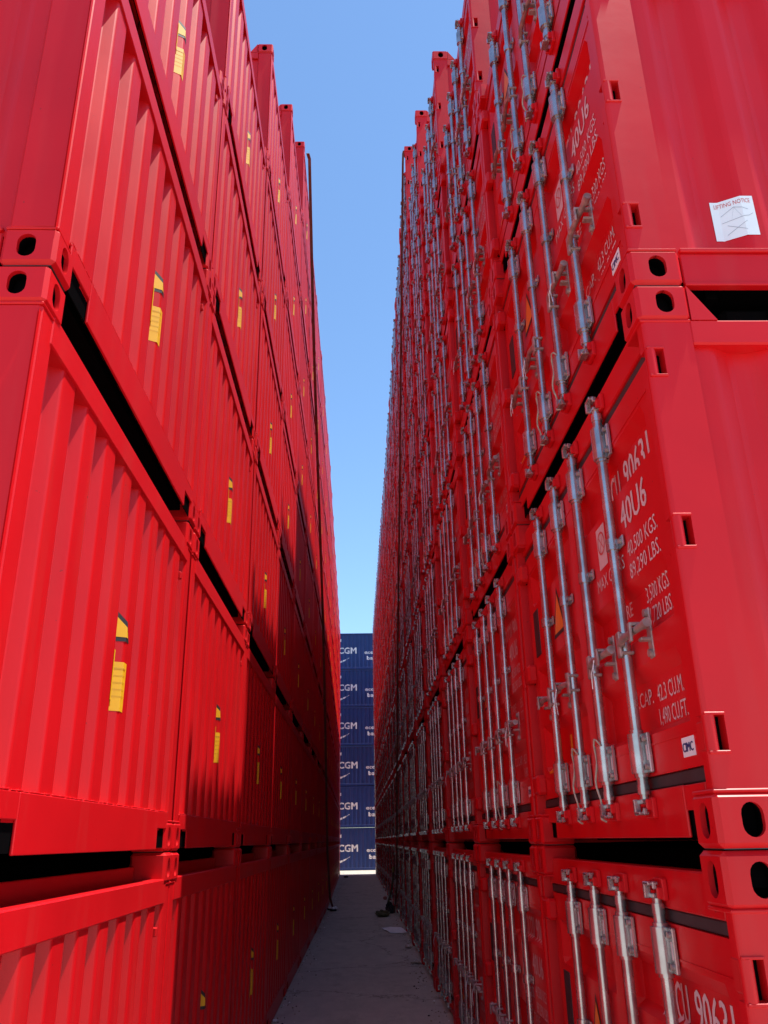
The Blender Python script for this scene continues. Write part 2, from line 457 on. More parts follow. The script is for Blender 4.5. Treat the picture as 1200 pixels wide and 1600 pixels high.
HINGES = (0.295, 0.88, H - 0.30)
def door_post(y_end):
    f = (lambda y: y) if y_end == 0 else (lambda y: W - y)
    mb = MB('red'); z0, z1 = CH + .001, H - CH - .001
    full = [(0.17, 0.008), (0.024, 0.008), (0.018, 0.009), (0.013, 0.012), (0.010, 0.016), (0.009, 0.022), (0.009, 0.054), (0.012, 0.060), (0.115, 0.062), (0.17, 0.062)]
    slot = [(0.17, 0.008), (0.068, 0.008), (0.068, 0.062), (0.17, 0.062)]
    zs = [z0] + sum([[h - 0.048, h + 0.048] for h in HINGES], []) + [z1]
    for i in range(len(zs) - 1):
        pf = full if i % 2 == 0 else slot; n_ = len(pf)
        vs = [(x, f(y), zs[i]) for x, y in pf] + [(x, f(y), zs[i + 1]) for x, y in pf]
        for a in range(n_):
            b_ = (a + 1) % n_
            mb.add([vs[a], vs[b_], vs[n_ + b_], vs[n_ + a]], [(0, 1, 2, 3)], smooth=(pf is full and 1 <= a <= 4))
        if pf is full: mb.add(vs, [tuple(range(n_)), tuple(range(n_, 2 * n_))])
        else:
            mb.box(0.040, 0.067, f(0.050), f(0.060), zs[i] + .001, zs[i + 1] - .001, m='black')  # black back plate, the slot's inner shade put into its colour
            mb.box(0.012, 0.070, f(0.003), f(0.05), zs[i] - .008, zs[i] + .001, c=0.002)
            mb.box(0.012, 0.070, f(0.003), f(0.05), zs[i + 1] - .001, zs[i + 1] + .007, c=0.002)
            mb.cyl((0.027, f(0.020), zs[i]), (0.027, f(0.020), zs[i + 1]), 0.0175, n=16)
    return mb

def sleeve(y, z0, z1, fs):
    mb = MB('zinc')
    mb.cyl((0.020, y, z0), (0.020, y, z1), 0.0300, n=18)
    mb.cyl((0.022, y, z0 - .012), (0.022, y, z0), 0.024, n=14); mb.cyl((0.022, y, z1), (0.022, y, z1 + .012), 0.024, n=14)
    mb.box(0.034, 0.047, y - 0.064, y + 0.026, z0, z1, c=0.003)
    for zz in (z0 + .02, z1 - .02): mb.cyl((0.024, y - 0.046, zz), (0.036, y - 0.046, zz), 0.0095, n=8, m='cast')
    mb.box(0.0325, 0.036, y - 0.052, y - 0.042, z0 + .040, z1 - .040, m='white')
    return mb
def mid_clip(y, z):
    mb = MB('zinc')
    mb.cyl((0.021, y, z - .021), (0.021, y, z + .021), 0.0255, n=14)
    mb.box(0.038, 0.046, y - 0.066, y + 0.01, z - .021, z + .021, c=0.002)
    mb.cyl((0.028, y - 0.047, z), (0.040, y - 0.047, z), 0.009, n=8, m='cast')
    return mb
def cam_end(y, top):
    mb = MB('zinc'); g = (lambda z: H - z) if top else (lambda z: z)
    mb.cyl((0.022, y, g(0.165)), (0.022, y, g(0.196)), 0.021, n=12)
    mb.cyl((0.022, y, g(0.150)), (0.022, y, g(0.168)), 0.015, n=10)
    # two hooked teeth
    mb.box(0.004, 0.034, y - .020, y + .020, g(0.135), g(0.150), c=0.003)
    mb.box(-0.014, 0.008, y + .006, y + .022, g(0.108), g(0.150), c=0.003)
    mb.box(-0.014, 0.020, y - .036, y + .020, g(0.100), g(0.111), c=0.003)
    mb.box(0.000, 0.014, y - .040, y - .028, g(0.100), g(0.122), c=0.003)
    return mb
def keeper(y, top):
    mb = MB('red'); g = (lambda z: H - z) if top else (lambda z: z)
    mb.box(0.028, 0.046, y - .048, y + .040, g(0.090), g(0.155), c=0.004)
    mb.box(0.012, 0.030, y - .046, y - .030, g(0.116), g(0.150), c=0.003)
    mb.box(0.012, 0.030, y + .026, y + .038, g(0.096), g(0.128), c=0.003)
    return mb
def handle(y, d, z=0.672):
    mb = MB('cast')                               # d = +1: lever lies towards +y
    mb.box(0.000, 0.044, y - .024, y + .024, z - .038, z - .026, c=0.003)
    mb.box(0.000, 0.044, y - .024, y + .024, z + .026, z + .038, c=0.003)
    mb.box(-.006, 0.006, y - .018, y + .018, z - .046, z + .046, c=0.004)
    mb.tube([(0.004, y, z), (-.008, y + d * .07, z + .004), (0.000, y + d * .16, z + .010), (0.010, y + d * .265, z + .012)], 0.0125, n=10)
    mb.cyl((0.010, y + d * .250, z + .012), (0.010, y + d * .285, z + .013), 0.016, n=10)
    # catch and its plate on the door
    yc = y + d * .185
    mb.box(0.046, 0.054, yc - .022, yc + .022, z - .085, z + .085, c=0.003)
    mb.cyl((0.036, yc, z + .068), (0.050, yc, z + .068), 0.014, n=10); mb.cyl((0.036, yc, z - .068), (0.050, yc, z - .068), 0.014, n=10)
    mb.box(0.012, 0.050, yc - .016, yc + .016, z - .028, z - .016, c=0.003)
    mb.box(-.020, 0.050, yc - .012, yc + .012, z + .024, z + .036, c=0.003)
    mb.box(-.022, -.012, yc - .012, yc + .012, z - .030, z + .036, c=0.003)
    return mb
def seal_wire(y, d, z=0.672):
    yc = y + d * .15; r = MB('paper')
    r.tube([(-.020, yc, z), (-.032, yc + .012, z - .05), (-.028, yc + .034, z - .105)], 0.0022, n=4)
    r.tube([(-.020, yc + .01, z), (-.034, yc - .022, z - .06), (-.030, yc - .030, z - .12)], 0.0016, n=4)
    return r
def rope_tie(y):
    r = MB('rope'); p = []
    for i in range(13):
        t = i / 12; p.append((-.008 + .006 * math.sin(9 * t), y + .030 + .006 * math.sin(14 * t), 0.375 - t * 0.27))
    r.tube(p, 0.0045, n=5)
    r.tube([(-.006, y + .030, .375), (-.010, y + .012, .392), (-.008, y - .014, .386), (.004, y - .026, .365)], 0.004, n=5)
    r.tube([(-.008, y + .028, .12), (-.012, y + .012, .098), (.0, y - .006, .088)], 0.004, n=5)
    return r

def door(ya, yb, bars, near):
    mb = MB('red')
    ys = sorted([ya, ya + .10, ya + .13, yb - .13, yb - .10, yb]); zs = [z for z, _ in DZ]
    g = [[(door_depth(y, z, ya, yb), y, z) for z in zs] for y in ys]
    flat = [p for r in g for p in r]; nz = len(zs)
    mb.add(flat, [(i * nz + j, (i + 1) * nz + j, (i + 1) * nz + j + 1, i * nz + j + 1) for i in range(len(ys) - 1) for j in range(nz - 1)])
    z0, z1 = zs[0], zs[-1]; b = DX + 0.042
    mb.add([(DX, ya, z0), (DX, yb, z0), (DX, yb, z1), (DX, ya, z1), (b, ya, z0), (b, yb, z0), (b, yb, z1), (b, ya, z1)],
           [(0, 1, 5, 4), (1, 2, 6, 5), (2, 3, 7, 6), (3, 0, 4, 7), (4, 5, 6, 7)])
    # raised border seams
    for z in (z0 + .098, z1 - .098): mb.box(DX - .003, DX + .001, ya + .02, yb - .02, z - .003, z + .003)
    subs = []
    for h in HINGES:
        hb = MB('red')
        if near: hb.box(0.034, 0.060, 0.066, 0.135, h - .042, h + .042, c=0.006)
        else: hb.box(0.002, 0.060, W - 0.150, W - 0.022, h - .050, h + .050, c=0.014)
        subs.append(('hinge', hb))
    for i, y in enumerate(bars):
        lb = MB('zinc'); lb.cyl((0.022, y, 0.19), (0.022, y, H - 0.19), 0.0185, n=16, caps=False)
        lb.merge(cam_end(y, True)).merge(cam_end(y, False))
        subs.append(('lock_rod', lb))
        subs.append(('rod_sleeve', sleeve(y, 0.232, 0.362, 1))); subs.append(('rod_sleeve', sleeve(y, H - 0.362, H - 0.232, 1)))
        subs.append(('rod_clip', mid_clip(y, 1.048)))
        subs.append(('handle', handle(y, -1 if near else 1)))
    yi = bars[1] if near else bars[0]
    for y in bars: subs.append(('seal_wire', seal_wire(y, -1 if near else 1)))
    subs.append(('rope_tie', rope_tie(yi)))
    xf = lambda y, z: door_depth(y, z, ya, yb); cuts = zs
    if near:
        def T(s, y, z, h, wd):
            tx = MB('white'); put_text(tx, s, y, z, h, wd, xf, 'white', cuts); subs.append(('marking_text', tx))
        T('OCCU', 0.880, 1.250, 0.120, 0.24); T('90631', 0.580, 1.250, 0.120, 0.285)
        T('40U6', 0.575, 1.085, 0.110, 0.285)
        T('MAX GROSS', 0.960, 0.955, 0.055, 0.36); T('40,500 KGS.', 0.550, 0.975, 0.058, 0.32); T('89,290 LBS.', 0.550, 0.893, 0.058, 0.32)
        T('TARE', 0.850, 0.795, 0.055, 0.17); T('3,500 KGS.', 0.520, 0.795, 0.058, 0.232); T('7,720 LBS.', 0.520, 0.718, 0.058, 0.232)
        T('CU.CAP.', 0.850, 0.462, 0.055, 0.26); T('42.3 CU.M.', 0.545, 0.458, 0.058, 0.242); T('1,490 CU.FT.', 0.550, 0.382, 0.056, 0.255)
        cl = MB('label'); cl.box(DX - .0022, DX + .001, 0.196, 0.292, 0.254, 0.310)
        put_text(cl, 'CIMC', 0.286, 0.268, 0.028, 0.082, lambda y, z: DX - .0022, 'navy', off=0.0008)
        subs.append(('maker_label', cl))
        pc = MB('white'); y0, y1, z0_, z1_ = 0.790, 0.905, 1.035, 1.205
        for a, b in zip([z0_] + [z for z in zs if z0_ < z < z1_], [z for z in zs if z0_ < z < z1_] + [z1_]):
            pc.add([(xf(y1, a) - .0015, y1, a), (xf(y0, a) - .0015, y0, a), (xf(y0, b) - .0015, y0, b), (xf(y1, b) - .0015, y1, b)], [(0, 1, 2, 3)])
        n = 20; yc, zc = (y0 + y1) / 2, 1.135
        for i in range(n):
            q = []
            for (t, r) in ((i, .040), (i + 1, .040), (i + 1, .048), (i, .048)):
                a = 2 * math.pi * t / n; yy, zz = yc + r * math.cos(a), zc + r * math.sin(a); q.append((xf(yy, zz) - .003, yy, zz))
            pc.add(q, [(0, 1, 2, 3)], m='redink')
        for (a0, a1) in ((0.8, 3.9), (2.4, 5.4)):
            p = [(yc + .04 * math.cos(a0), zc + .04 * math.sin(a0)), (yc + .04 * math.cos(a1), zc + .04 * math.sin(a1))]
            steps = 8
            for i in range(steps):
                A = [p[0][j] + (p[1][j] - p[0][j]) * i / steps for j in (0, 1)]; B = [p[0][j] + (p[1][j] - p[0][j]) * (i + 1) / steps for j in (0, 1)]
                pc.add([(xf(A[0], A[1]) - .003, A[0], A[1] - .003), (xf(B[0], B[1]) - .003, B[0], B[1] - .003), (xf(B[0], B[1]) - .003, B[0], B[1] + .003), (xf(A[0], A[1]) - .003, A[0], A[1] + .003)], [(0, 1, 2, 3)], m='redink')
        subs.append(('round_symbol', pc))
    else:
        def tri(mb_, yc, hw, za, zb_, m, off):
            zz = sorted(set([za, zb_] + [z for z in zs if za < z < zb_] + [za + (zb_ - za) * i / 8 for i in range(9)]))
            for a, b in zip(zz, zz[1:]):
                wa, wb = hw * (1 - (a - za) / (zb_ - za)), hw * (1 - (b - za) / (zb_ - za))
                mb_.add([(xf(yc, a) - off, yc - wa, a), (xf(yc, a) - off, yc + wa, a), (xf(yc, b) - off, yc + wb, b), (xf(yc, b) - off, yc - wb, b)], [(0, 1, 2, 3)], m=m)
        hz = MB('ink'); tri(hz, 1.665, 0.125, 0.955, 1.190, 'ink', .0015); tri(hz, 1.665, 0.098, 0.973, 1.160, 'orange', .003)
        subs.append(('hazard_triangle', hz))
        st = MB('orange'); 
        for (y0, y1, a0, b0) in ((1.775, 1.815, 0.375, 0.495), (1.98, 2.17, 0.340, 0.372)):
            zz = [a0] + [z for z in zs if a0 < z < b0] + [b0]
            for a, b in zip(zz, zz[1:]):
                st.add([(xf(y0, a) - .0015, y0, a), (xf(y1, a) - .0015, y1, a), (xf(y1, b) - .0015, y1, b), (xf(y0, b) - .0015, y0, b)], [(0, 1, 2, 3)])
        subs.append(('yellow_strip', st))
        dp = MB('rubber'); dp.box(DX - .004, DX + .002, 2.120, 2.235, 0.955, 1.205, c=.001); subs.append(('data_plate', dp))
    return mb, subs

BARS = (0.625, 1.045, 1.410, 1.815)
def door_end():
    parts = common()
    for e in (0, 1): parts.append(('corner_post', door_post(e), []))
    hd = MB('red'); hd.box(0.046, 0.12, 0.15, W - 0.15, H - 0.180, H - 0.062, c=0.005)
    hd.box(0.046, 0.12, 0.066, 0.152, H - 0.180, H - CH, c=0.004); hd.box(0.046, 0.12, W - 0.152, W - 0.066, H - 0.180, H - CH, c=0.004)
    hd.box(0.12, 0.20, 0.17, W - 0.17, H - 0.170, H - 0.150, c=0.003); hd.box(0.19, 0.20, 0.17, W - .17, H - .150, H - .085)
    parts.append(('door_header', hd, [('rod_keeper', keeper(y, True)) for y in BARS]))
    sl = MB('red'); sl.box(0.044, 0.054, 0.325, W - 0.325, 0.030, 0.178, c=0.004); sl.box(0.060, 0.064, 0.165, W - .165, .035, .170, m='black')  # thin black plate paints the shade behind the sill and notches
    for a, b in ((0.155, 0.328), (W - 0.328, W - 0.155)): sl.box(0.0455, 0.055, a, b, 0.105, 0.1765, c=0.003)
    sl.box(0.0455, 0.118, 0.066, 0.156, CH + .006, 0.1765, c=.003); sl.box(0.0455, 0.118, W - .156, W - .066, CH + .006, 0.1765, c=.003)
    parts.append(('door_sill', sl, [('rod_keeper', keeper(y, False)) for y in BARS]))
    gk = MB('rubber')
    for a, b in ((0.180, 0.220), (H - 0.220, H - 0.182)): gk.box(0.056, 0.10, 0.066, W - 0.066, a, b, c=0.004)
    gk.box(0.0575, 0.098, 1.209, 1.229, 0.222, H - .222); gk.box(0.094, 0.112, 0.062, 0.108, 0.182, H - .182, m='black'); gk.box(0.094, 0.112, W - 0.108, W - 0.062, 0.182, H - .182, m='black')
    parts.append(('door_gasket', gk, []))
    for near, (a, b), bars in ((True, (0.104, 1.210), BARS[:2]), (False, (1.228, W - 0.104), BARS[2:])):
        m_, s_ = door(a, b, bars, near); parts.append(('door', m_, s_))
    return parts

# ------------------------------------------------------------------ make the two kinds
def bake(parts):
    return [(n, mb.mesh(n), [(sn, sm_.mesh(sn)) for sn, sm_ in subs]) for n, mb, subs in parts]
def fuse(parts, name, skip=()):
    a = MB('red')
    for n, mb, subs in parts:
        a.merge(mb)
        for sn, sm_ in subs:
            if sn not in skip: a.merge(sm_)
    return a.mesh(name)

left_parts, right_parts = blank_end(), door_end()
left_set, right_set = bake(left_parts), bake(right_parts)
left_far = fuse(left_parts, 'ridged_container'); right_far = fuse(right_parts, 'door_container')

A, B, P = 0.970, 0.923, 2.46
ZL, ZR = 2.182, 2.288
ORD = ['first', 'second', 'third', 'fourth', 'fifth', 'sixth', 'seventh', 'eighth', 'ninth', 'tenth', 'eleventh', 'twelfth',
       'thirteenth', 'fourteenth', 'fifteenth', 'sixteenth', 'seventeenth', 'eighteenth', 'nineteenth', 'twentieth']
TIER = ['bottom', 'second-tier', 'third-tier', 'fourth-tier', 'fifth-tier', 'sixth-tier', 'seventh-tier', 'eighth-tier']
NCOL = 20
def levels(k): return min(4 + k, 8)
def place(kind, k, l):
    rnd = random.Random(kind * 1000 + k * 10 + l)
    far = k >= 8
    z = l * H; jx = rnd.uniform(-.006, .006); jy = rnd.uniform(-.004, .004)
    if kind == 0:
        yy = ZL + k * P; sh = max(0, yy - 24) * 0.010
        loc = (-A - sh + jx, yy + W + jy, z); rot = math.pi; name = 'ridged_container'; pre = left_set
        where = 'left-hand wall'; look = 'red container with ridged blank end'
    else:
        dy = {0: .005, 1: .01, 2: -.02}.get(k, 0)
        yy = ZR + k * P + dy; sh = -max(0, yy - 24) * 0.005
        loc = (B + sh + jx, yy + jy, z); rot = 0; name = 'door_container'; pre = right_set
        where = 'right-hand wall'; look = 'red container with rod-locked doors'
    v = rnd.uniform(0.93, 1.05); col = (v, v * rnd.uniform(.96, 1.04), v, 1)
    tier = 'top' if l == levels(k) - 1 else TIER[l]
    colname = ('nearest' if k == 0 else 'farthest' if k == NCOL - 1 else ORD[k])
    label = '%s, %s of the %s column in the %s' % (look, tier, colname, where)
    if far:
        o = link(name, left_far if kind == 0 else right_far)
        o.location = loc; o.rotation_euler = (0, 0, rot); o.color = col
    else:
        o = link(name, None); o.empty_display_size = 0.2; o.location = loc; o.rotation_euler = (0, 0, rot)
        for n, me, subs in pre:
            if n in ('roof_cover_and_light_block', 'floor', 'rear_wall') and False: continue
            q = link(n, me, o); q.color = col
            for sn, sme in subs:
                if kind == 1 and k > 0 and sn == 'rope_tie' and rnd.random() < .35: continue
                if sn == 'seal_wire' and rnd.random() < .55: continue
                t = link(sn, sme, q); t.color = col
                if sn in ('warning_triangle', 'notice_sticker') and k: t.location.z = rnd.uniform(-.02, .02)
    o['label'] = label; o['category'] = 'container'
    o['group'] = 'ridged-end containers of the left-hand wall' if kind == 0 else 'door-end containers of the right-hand wall'
    return o
things = {}
for kind in (0, 1):
    for k in range(NCOL):
        for l in range(levels(k)): things[(kind, k, l)] = place(kind, k, l)

# lifting notice pasted over the ridges of the near side, third tier right
sp = [o for o in things[(1, 0, 2)].children if o.name.startswith('side_panel')][0]
ln = MB('label'); xa, xb, za, zb = 0.352, 0.492, 0.228, 0.400
def dr(x0, x1, z0, z1, m, off):
    xs = sorted(set([x0, x1] + [u for u, _ in SIDE if x0 < u < x1]))
    for a, b in zip(xs, xs[1:]):
        ln.add([(a, prof_at(SIDE, a) - off, z0), (b, prof_at(SIDE, b) - off, z0), (b, prof_at(SIDE, b) - off, z1), (a, prof_at(SIDE, a) - off, z1)], [(0, 1, 2, 3)], m=m)
dr(xa, xb, za, zb, 'label', .002)
vs, fs = text_tris('LIFTING NOTICE'); mxx = max(v[0] for v in vs)
bm = bmesh.new(); bv = [bm.verts.new((xa + .012 + v[0] / mxx * .116, 0, zb - .030 + v[1] * .026)) for v in vs]
for f in fs:
    try: bm.faces.new([bv[i] for i in f])
    except ValueError: pass
for u, _ in SIDE:
    if xa < u < xb: bmesh.ops.bisect_plane(bm, geom=bm.verts[:] + bm.edges[:] + bm.faces[:], plane_co=(u, 0, 0), plane_no=(1, 0, 0))
bm.verts.index_update()
ln.add([(v.co.x, prof_at(SIDE, v.co.x) - .003, v.co.z) for v in bm.verts], [tuple(v.index for v in f.verts) for f in bm.faces], m='redink'); bm.free()
def line(p, q, t=.0008, m='grey_ink'):
    n = 10
    for i in range(n):
        a = [p[j] + (q[j] - p[j]) * i / n for j in (0, 1)]; b = [p[j] + (q[j] - p[j]) * (i + 1) / n for j in (0, 1)]
        ln.add([(a[0], prof_at(SIDE, a[0]) - .0032, a[1] - t), (b[0], prof_at(SIDE, b[0]) - .0032, b[1] - t), (b[0], prof_at(SIDE, b[0]) - .0032, b[1] + t), (a[0], prof_at(SIDE, a[0]) - .0032, a[1] + t)], [(0, 1, 2, 3)], m=m)
X0, Z0 = xa, za
for p, q in (((.03, .075), (.115, .085)), ((.03, .075), (.03, .105)), ((.03, .105), (.072, .132)), ((.072, .132), (.115, .112)), ((.115, .112), (.115, .085)),
             ((.04, .02), (.105, .062)), ((.045, .06), (.10, .024)), ((.06, .082), (.072, .132)), ((.09, .085), (.072, .132)), ((.115, .085), (.13, .095))):
    line((X0 + p[0], Z0 + p[1]), (X0 + q[0], Z0 + q[1]))
link('lifting_notice', ln.mesh('lifting_notice'), sp)

# ------------------------------------------------------------------ blue containers closing the lane
BH = 2.591; BY = 58.2
def blue_set():
    pts = []; p = [(0.17, 0.026)]; u = 0.22; LB = L
    while u < LB - 0.4: p += [(u, .026), (u + .068, .062), (u + .14, .062), (u + .208, .026)]; u += .278
    p.append((LB - .17, .026)); BP = p
    def mk(fn): m_ = MB('blue'); fn(m_); return m_
    for e in (0, 1):
        f = (lambda y: y) if e == 0 else (lambda y: W - y)
        sp_ = MB('blue'); sp_.extrude_profile(p, .12, BH - .08, lambda u, d, t, f=f: (u, f(d), t))
        subs = []
        if e == 0:
            lg = MB('logo')
            def cut_text(s, x, z, h, wd):
                vs, fs = text_tris(s); x0 = min(v[0] for v in vs); x1 = max(v[0] for v in vs)
                b_ = bmesh.new(); bv_ = [b_.verts.new((x + (v[0] - x0) / (x1 - x0) * wd, 0, z + v[1] / .73 * h)) for v in vs]
                for f_ in fs:
                    try: b_.faces.new([bv_[i] for i in f_])
                    except ValueError: pass
                for uu, _ in BP:
                    if x < uu < x + wd: bmesh.ops.bisect_plane(b_, geom=b_.verts[:] + b_.edges[:] + b_.faces[:], plane_co=(uu, 0, 0), plane_no=(1, 0, 0))
                b_.verts.index_update()
                # each letter drawn twice, slightly spread, for a heavy face
                for dx in (-.022, 0, .022):
                    for dz in (-.010, .010):
                        lg.add([(v.co.x + dx, prof_at(BP, v.co.x) - .004 - (dx + .02) * .05 - (dz + .02) * .03, v.co.z + dz) for v in b_.verts], [tuple(v.index for v in f_.verts) for f_ in b_.faces])
                b_.free()
            X = 6.1
            cut_text('CMA', X - 2.98, 1.13, .44, 1.25); cut_text('CGM', X - 1.52, 1.13, .44, 1.26)
            cut_text('eco', X + .34, 1.10, .24, .62); cut_text('ba', X + .50, .68, .26, .42)
            # swoosh below and flick above the name
            n = 26
            for i in range(n):
                q = []
                for t in (i / n, (i + 1) / n):
                    x = X - 2.9 + 2.15 * t; zc = .42 + .42 * t ** 2.6; th = .15 * math.sin(math.pi * min(1, t * .9 + .08)) ** .7
                    q.append((x, zc, th))
                (xa_, za_, ta), (xb_, zb_, tb) = q
                lg.add([(xa_, prof_at(BP, xa_) - .004, za_ - ta), (xb_, prof_at(BP, xb_) - .004, zb_ - tb), (xb_, prof_at(BP, xb_) - .004, zb_), (xa_, prof_at(BP, xa_) - .004, za_)], [(0, 1, 2, 3)])
            for i in range(8):
                xa_, xb_ = X - 2.0 + .085 * i, X - 2.0 + .085 * (i + 1)
                za_, zb_ = 1.98 + .012 * i, 1.98 + .012 * (i + 1)
                ta, tb = .20 * i / 8, .20 * (i + 1) / 8
                lg.add([(xa_, prof_at(BP, xa_) - .004, za_ - ta * .5), (xb_, prof_at(BP, xb_) - .004, zb_ - tb * .5), (xb_, prof_at(BP, xb_) - .004, zb_ + tb * .5), (xa_, prof_at(BP, xa_) - .004, za_ + ta * .5)], [(0, 1, 2, 3)])
            subs.append(('painted_lettering', lg))
        pts.append(('side_panel', sp_, subs))
        r = MB('blue'); r.box(.17, LB - .17, f(.004), f(.07), BH - .10, BH - .02, c=.006); pts.append(('top_rail', r, []))
        r = MB('blue'); r.box(.17, LB - .17, f(.006), f(.09), .02, .165, c=.006); pts.append(('bottom_rail', r, []))
        for xe in (0, 1):
            xa_, xb_ = (0, .178) if xe == 0 else (LB - .178, LB)
            r = MB('blue'); r.box(xa_ + .006, xb_ - .006, f(.006), f(.16), .118, BH - .118, c=.01); pts.append(('corner_post', r, []))
            for z0, z1 in ((0.003, .118), (BH - .118, BH - .003)):
                r = MB('blue'); y0, y1 = sorted((f(0), f(.162)))
                r.box(xa_, xb_, y0, y1, z0, z1, c=.012, holes={(1, 0 if e == 0 else 1): ((xa_ + xb_) / 2, (z0 + z1) / 2, .04, .035, .06)})
                pts.append(('corner_casting', r, []))
    for xe in (0.02, LB - .06):
        r = MB('blue'); r.box(xe, xe + .04, .16, W - .16, .03, BH - .03); pts.append(('end_wall', r, []))
    r = MB('blue'); r.box(.1, LB - .1, .07, W - .07, BH - .05, BH - .03); pts.append(('roof', r, []))
    r = MB('black'); r.box(.1, LB - .1, .09, W - .09, .05, .12); pts.append(('floor', r, []))
    return pts
bset = bake(blue_set())
for l in range(6):
    o = link('blue_container', None); o.location = (-6.1 + random.uniform(-.02, .02), BY + random.uniform(-.01, .01), l * BH)
    v = random.uniform(.92, 1.06)
    for n, me, subs in bset:
        q = link(n, me, o); q.color = (v, v, v, 1)
        for sn, sme in subs: link(sn, sme, q)
    o['label'] = 'blue container with white lettering beyond the lane, %s' % ['bottom', 'second from the ground', 'third from the ground', 'third from the top', 'second from the top', 'topmost'][l]
    o['category'] = 'container'; o['group'] = 'blue containers stacked beyond the lane'

# ------------------------------------------------------------------ ground
me = bpy.data.meshes.new('ground')
me.from_pydata([(-1500, -1500, 0), (1500, -1500, 0), (1500, 3000, 0), (-1500, 3000, 0)], [], [(0, 1, 2, 3)])
g = link('ground', me); g['kind'] = 'structure'
gm = bpy.data.materials.new('concrete_yard'); gm.use_nodes = True; me.materials.append(gm)
n = gm.node_tree; b = n.nodes['Principled BSDF']; b.inputs['Roughness'].default_value = 0.85
tc = n.nodes.new('ShaderNodeTexCoord')
def noise(scale, detail=8, rough=.6, stretch=(1, 1, 1)):
    mp = n.nodes.new('ShaderNodeMapping'); mp.inputs['Scale'].default_value = stretch; n.links.new(tc.outputs['Object'], mp.inputs[0])
    z = n.nodes.new('ShaderNodeTexNoise'); z.inputs['Scale'].default_value = scale; z.inputs['Detail'].default_value = detail
    z.inputs['Roughness'].default_value = rough; n.links.new(mp.outputs[0], z.inputs['Vector']); return z
def ramp(src, a, ca, b_, cb):
    r = n.nodes.new('ShaderNodeValToRGB'); r.color_ramp.elements[0].position = a; r.color_ramp.elements[0].color = ca
    r.color_ramp.elements[1].position = b_; r.color_ramp.elements[1].color = cb; n.links.new(src, r.inputs[0]); return r
n1 = noise(0.9, 10, .65); r1 = ramp(n1.outputs[0], .3, (.50, .455, .395, 1), .72, (.60, .545, .475, 1))
n2 = noise(5, 8, .7, (1, .35, 1)); r2 = ramp(n2.outputs[0], .35, (.84, .84, .85, 1), .62, (1, 1, 1, 1))
n3 = noise(90, 3, .6); r3 = ramp(n3.outputs[0], .3, (.80, .80, .80, 1), .7, (1.0, 1.0, 1.0, 1))
def mul(a, b_):
    m_ = n.nodes.new('ShaderNodeMix'); m_.data_type = 'RGBA'; m_.blend_type = 'MULTIPLY'; m_.inputs['Factor'].default_value = 1
    n.links.new(a, m_.inputs['A']); n.links.new(b_, m_.inputs['B']); return m_.outputs['Result']
colr = mul(mul(r1.outputs[0], r2.outputs[0]), r3.outputs[0])
br = n.nodes.new('ShaderNodeTexBrick'); br.offset = 0; br.inputs['Scale'].default_value = 1
br.inputs['Brick Width'].default_value = 60; br.inputs['Row Height'].default_value = 5.2; br.inputs['Mortar Size'].default_value = 0.012
br.inputs['Color1'].default_value = (1, 1, 1, 1); br.inputs['Color2'].default_value = (.93, .93, .93, 1); br.inputs['Mortar'].default_value = (.6, .6, .6, 1)
mpb = n.nodes.new('ShaderNodeMapping'); mpb.inputs['Location'].default_value = (27, 1.3, 0)
n.links.new(tc.outputs['Object'], mpb.inputs[0]); n.links.new(mpb.outputs[0], br.inputs['Vector'])
colr = mul(colr, br.outputs['Color'])
vo = n.nodes.new('ShaderNodeTexVoronoi'); vo.feature = 'DISTANCE_TO_EDGE'; vo.inputs['Scale'].default_value = 0.33
wv = n.nodes.new('ShaderNodeVectorMath'); wv.operation = 'ADD'; wz = noise(1.6, 6, .7)
sc = n.nodes.new('ShaderNodeVectorMath'); sc.operation = 'SCALE'; sc.inputs['Scale'].default_value = .9
n.links.new(wz.outputs['Color'], sc.inputs[0]); n.links.new(sc.outputs[0], wv.inputs[0]); n.links.new(tc.outputs['Object'], wv.inputs[1]); n.links.new(wv.outputs[0], vo.inputs['Vector'])
rc = ramp(vo.outputs['Distance'], 0.0, (.35, .34, .33, 1), .006, (1, 1, 1, 1)); colr = mul(colr, rc.outputs[0])
n4 = noise(1.7, 5, .7, (1, .5, 1)); r4 = ramp(n4.outputs[0], .36, (.84, .83, .82, 1), .46, (1, 1, 1, 1)); colr = mul(colr, r4.outputs[0])
n.links.new(colr, b.inputs['Base Color'])
bp = n.nodes.new('ShaderNodeBump'); bp.inputs['Strength'].default_value = .35; bp.inputs['Distance'].default_value = .01
n.links.new(n3.outputs[0], bp.inputs['Height']); n.links.new(bp.outputs[0], b.inputs['Normal'])

# ------------------------------------------------------------------ lashing straps, litter
def tag(o, label, cat, group=None):
    o['label'] = label; o['category'] = cat
    if group: o['group'] = group
def strap(name, pts, half, th):
    """flat webbing following (x, y, z) points, its width standing off the wall (along x)"""
    mb = MB('strap'); n_ = len(pts)
    vs = []
    for i, p in enumerate(pts):
        q = Vector(pts[min(i + 1, n_ - 1)]) - Vector(pts[max(i - 1, 0)]); q.normalize()
        nrm = Vector((0, -q.z, q.y)).normalized(); tw = 0.25 * math.sin(i * .7)
        wv = Vector((math.cos(tw), 0, 0)) + nrm * math.sin(tw)
        p = Vector(p)
        vs += [p - wv * half - nrm * th, p + wv * half - nrm * th, p + wv * half + nrm * th, p - wv * half + nrm * th]
    fs = [(4 * i + a, 4 * i + (a + 1) % 4, 4 * i + 4 + (a + 1) % 4, 4 * i + 4 + a) for i in range(n_ - 1) for a in range(4)]
    mb.add(vs, fs + [(0, 1, 2, 3), tuple(4 * n_ - 4 + a for a in range(4))])
    return link(name, mb.mesh(name))
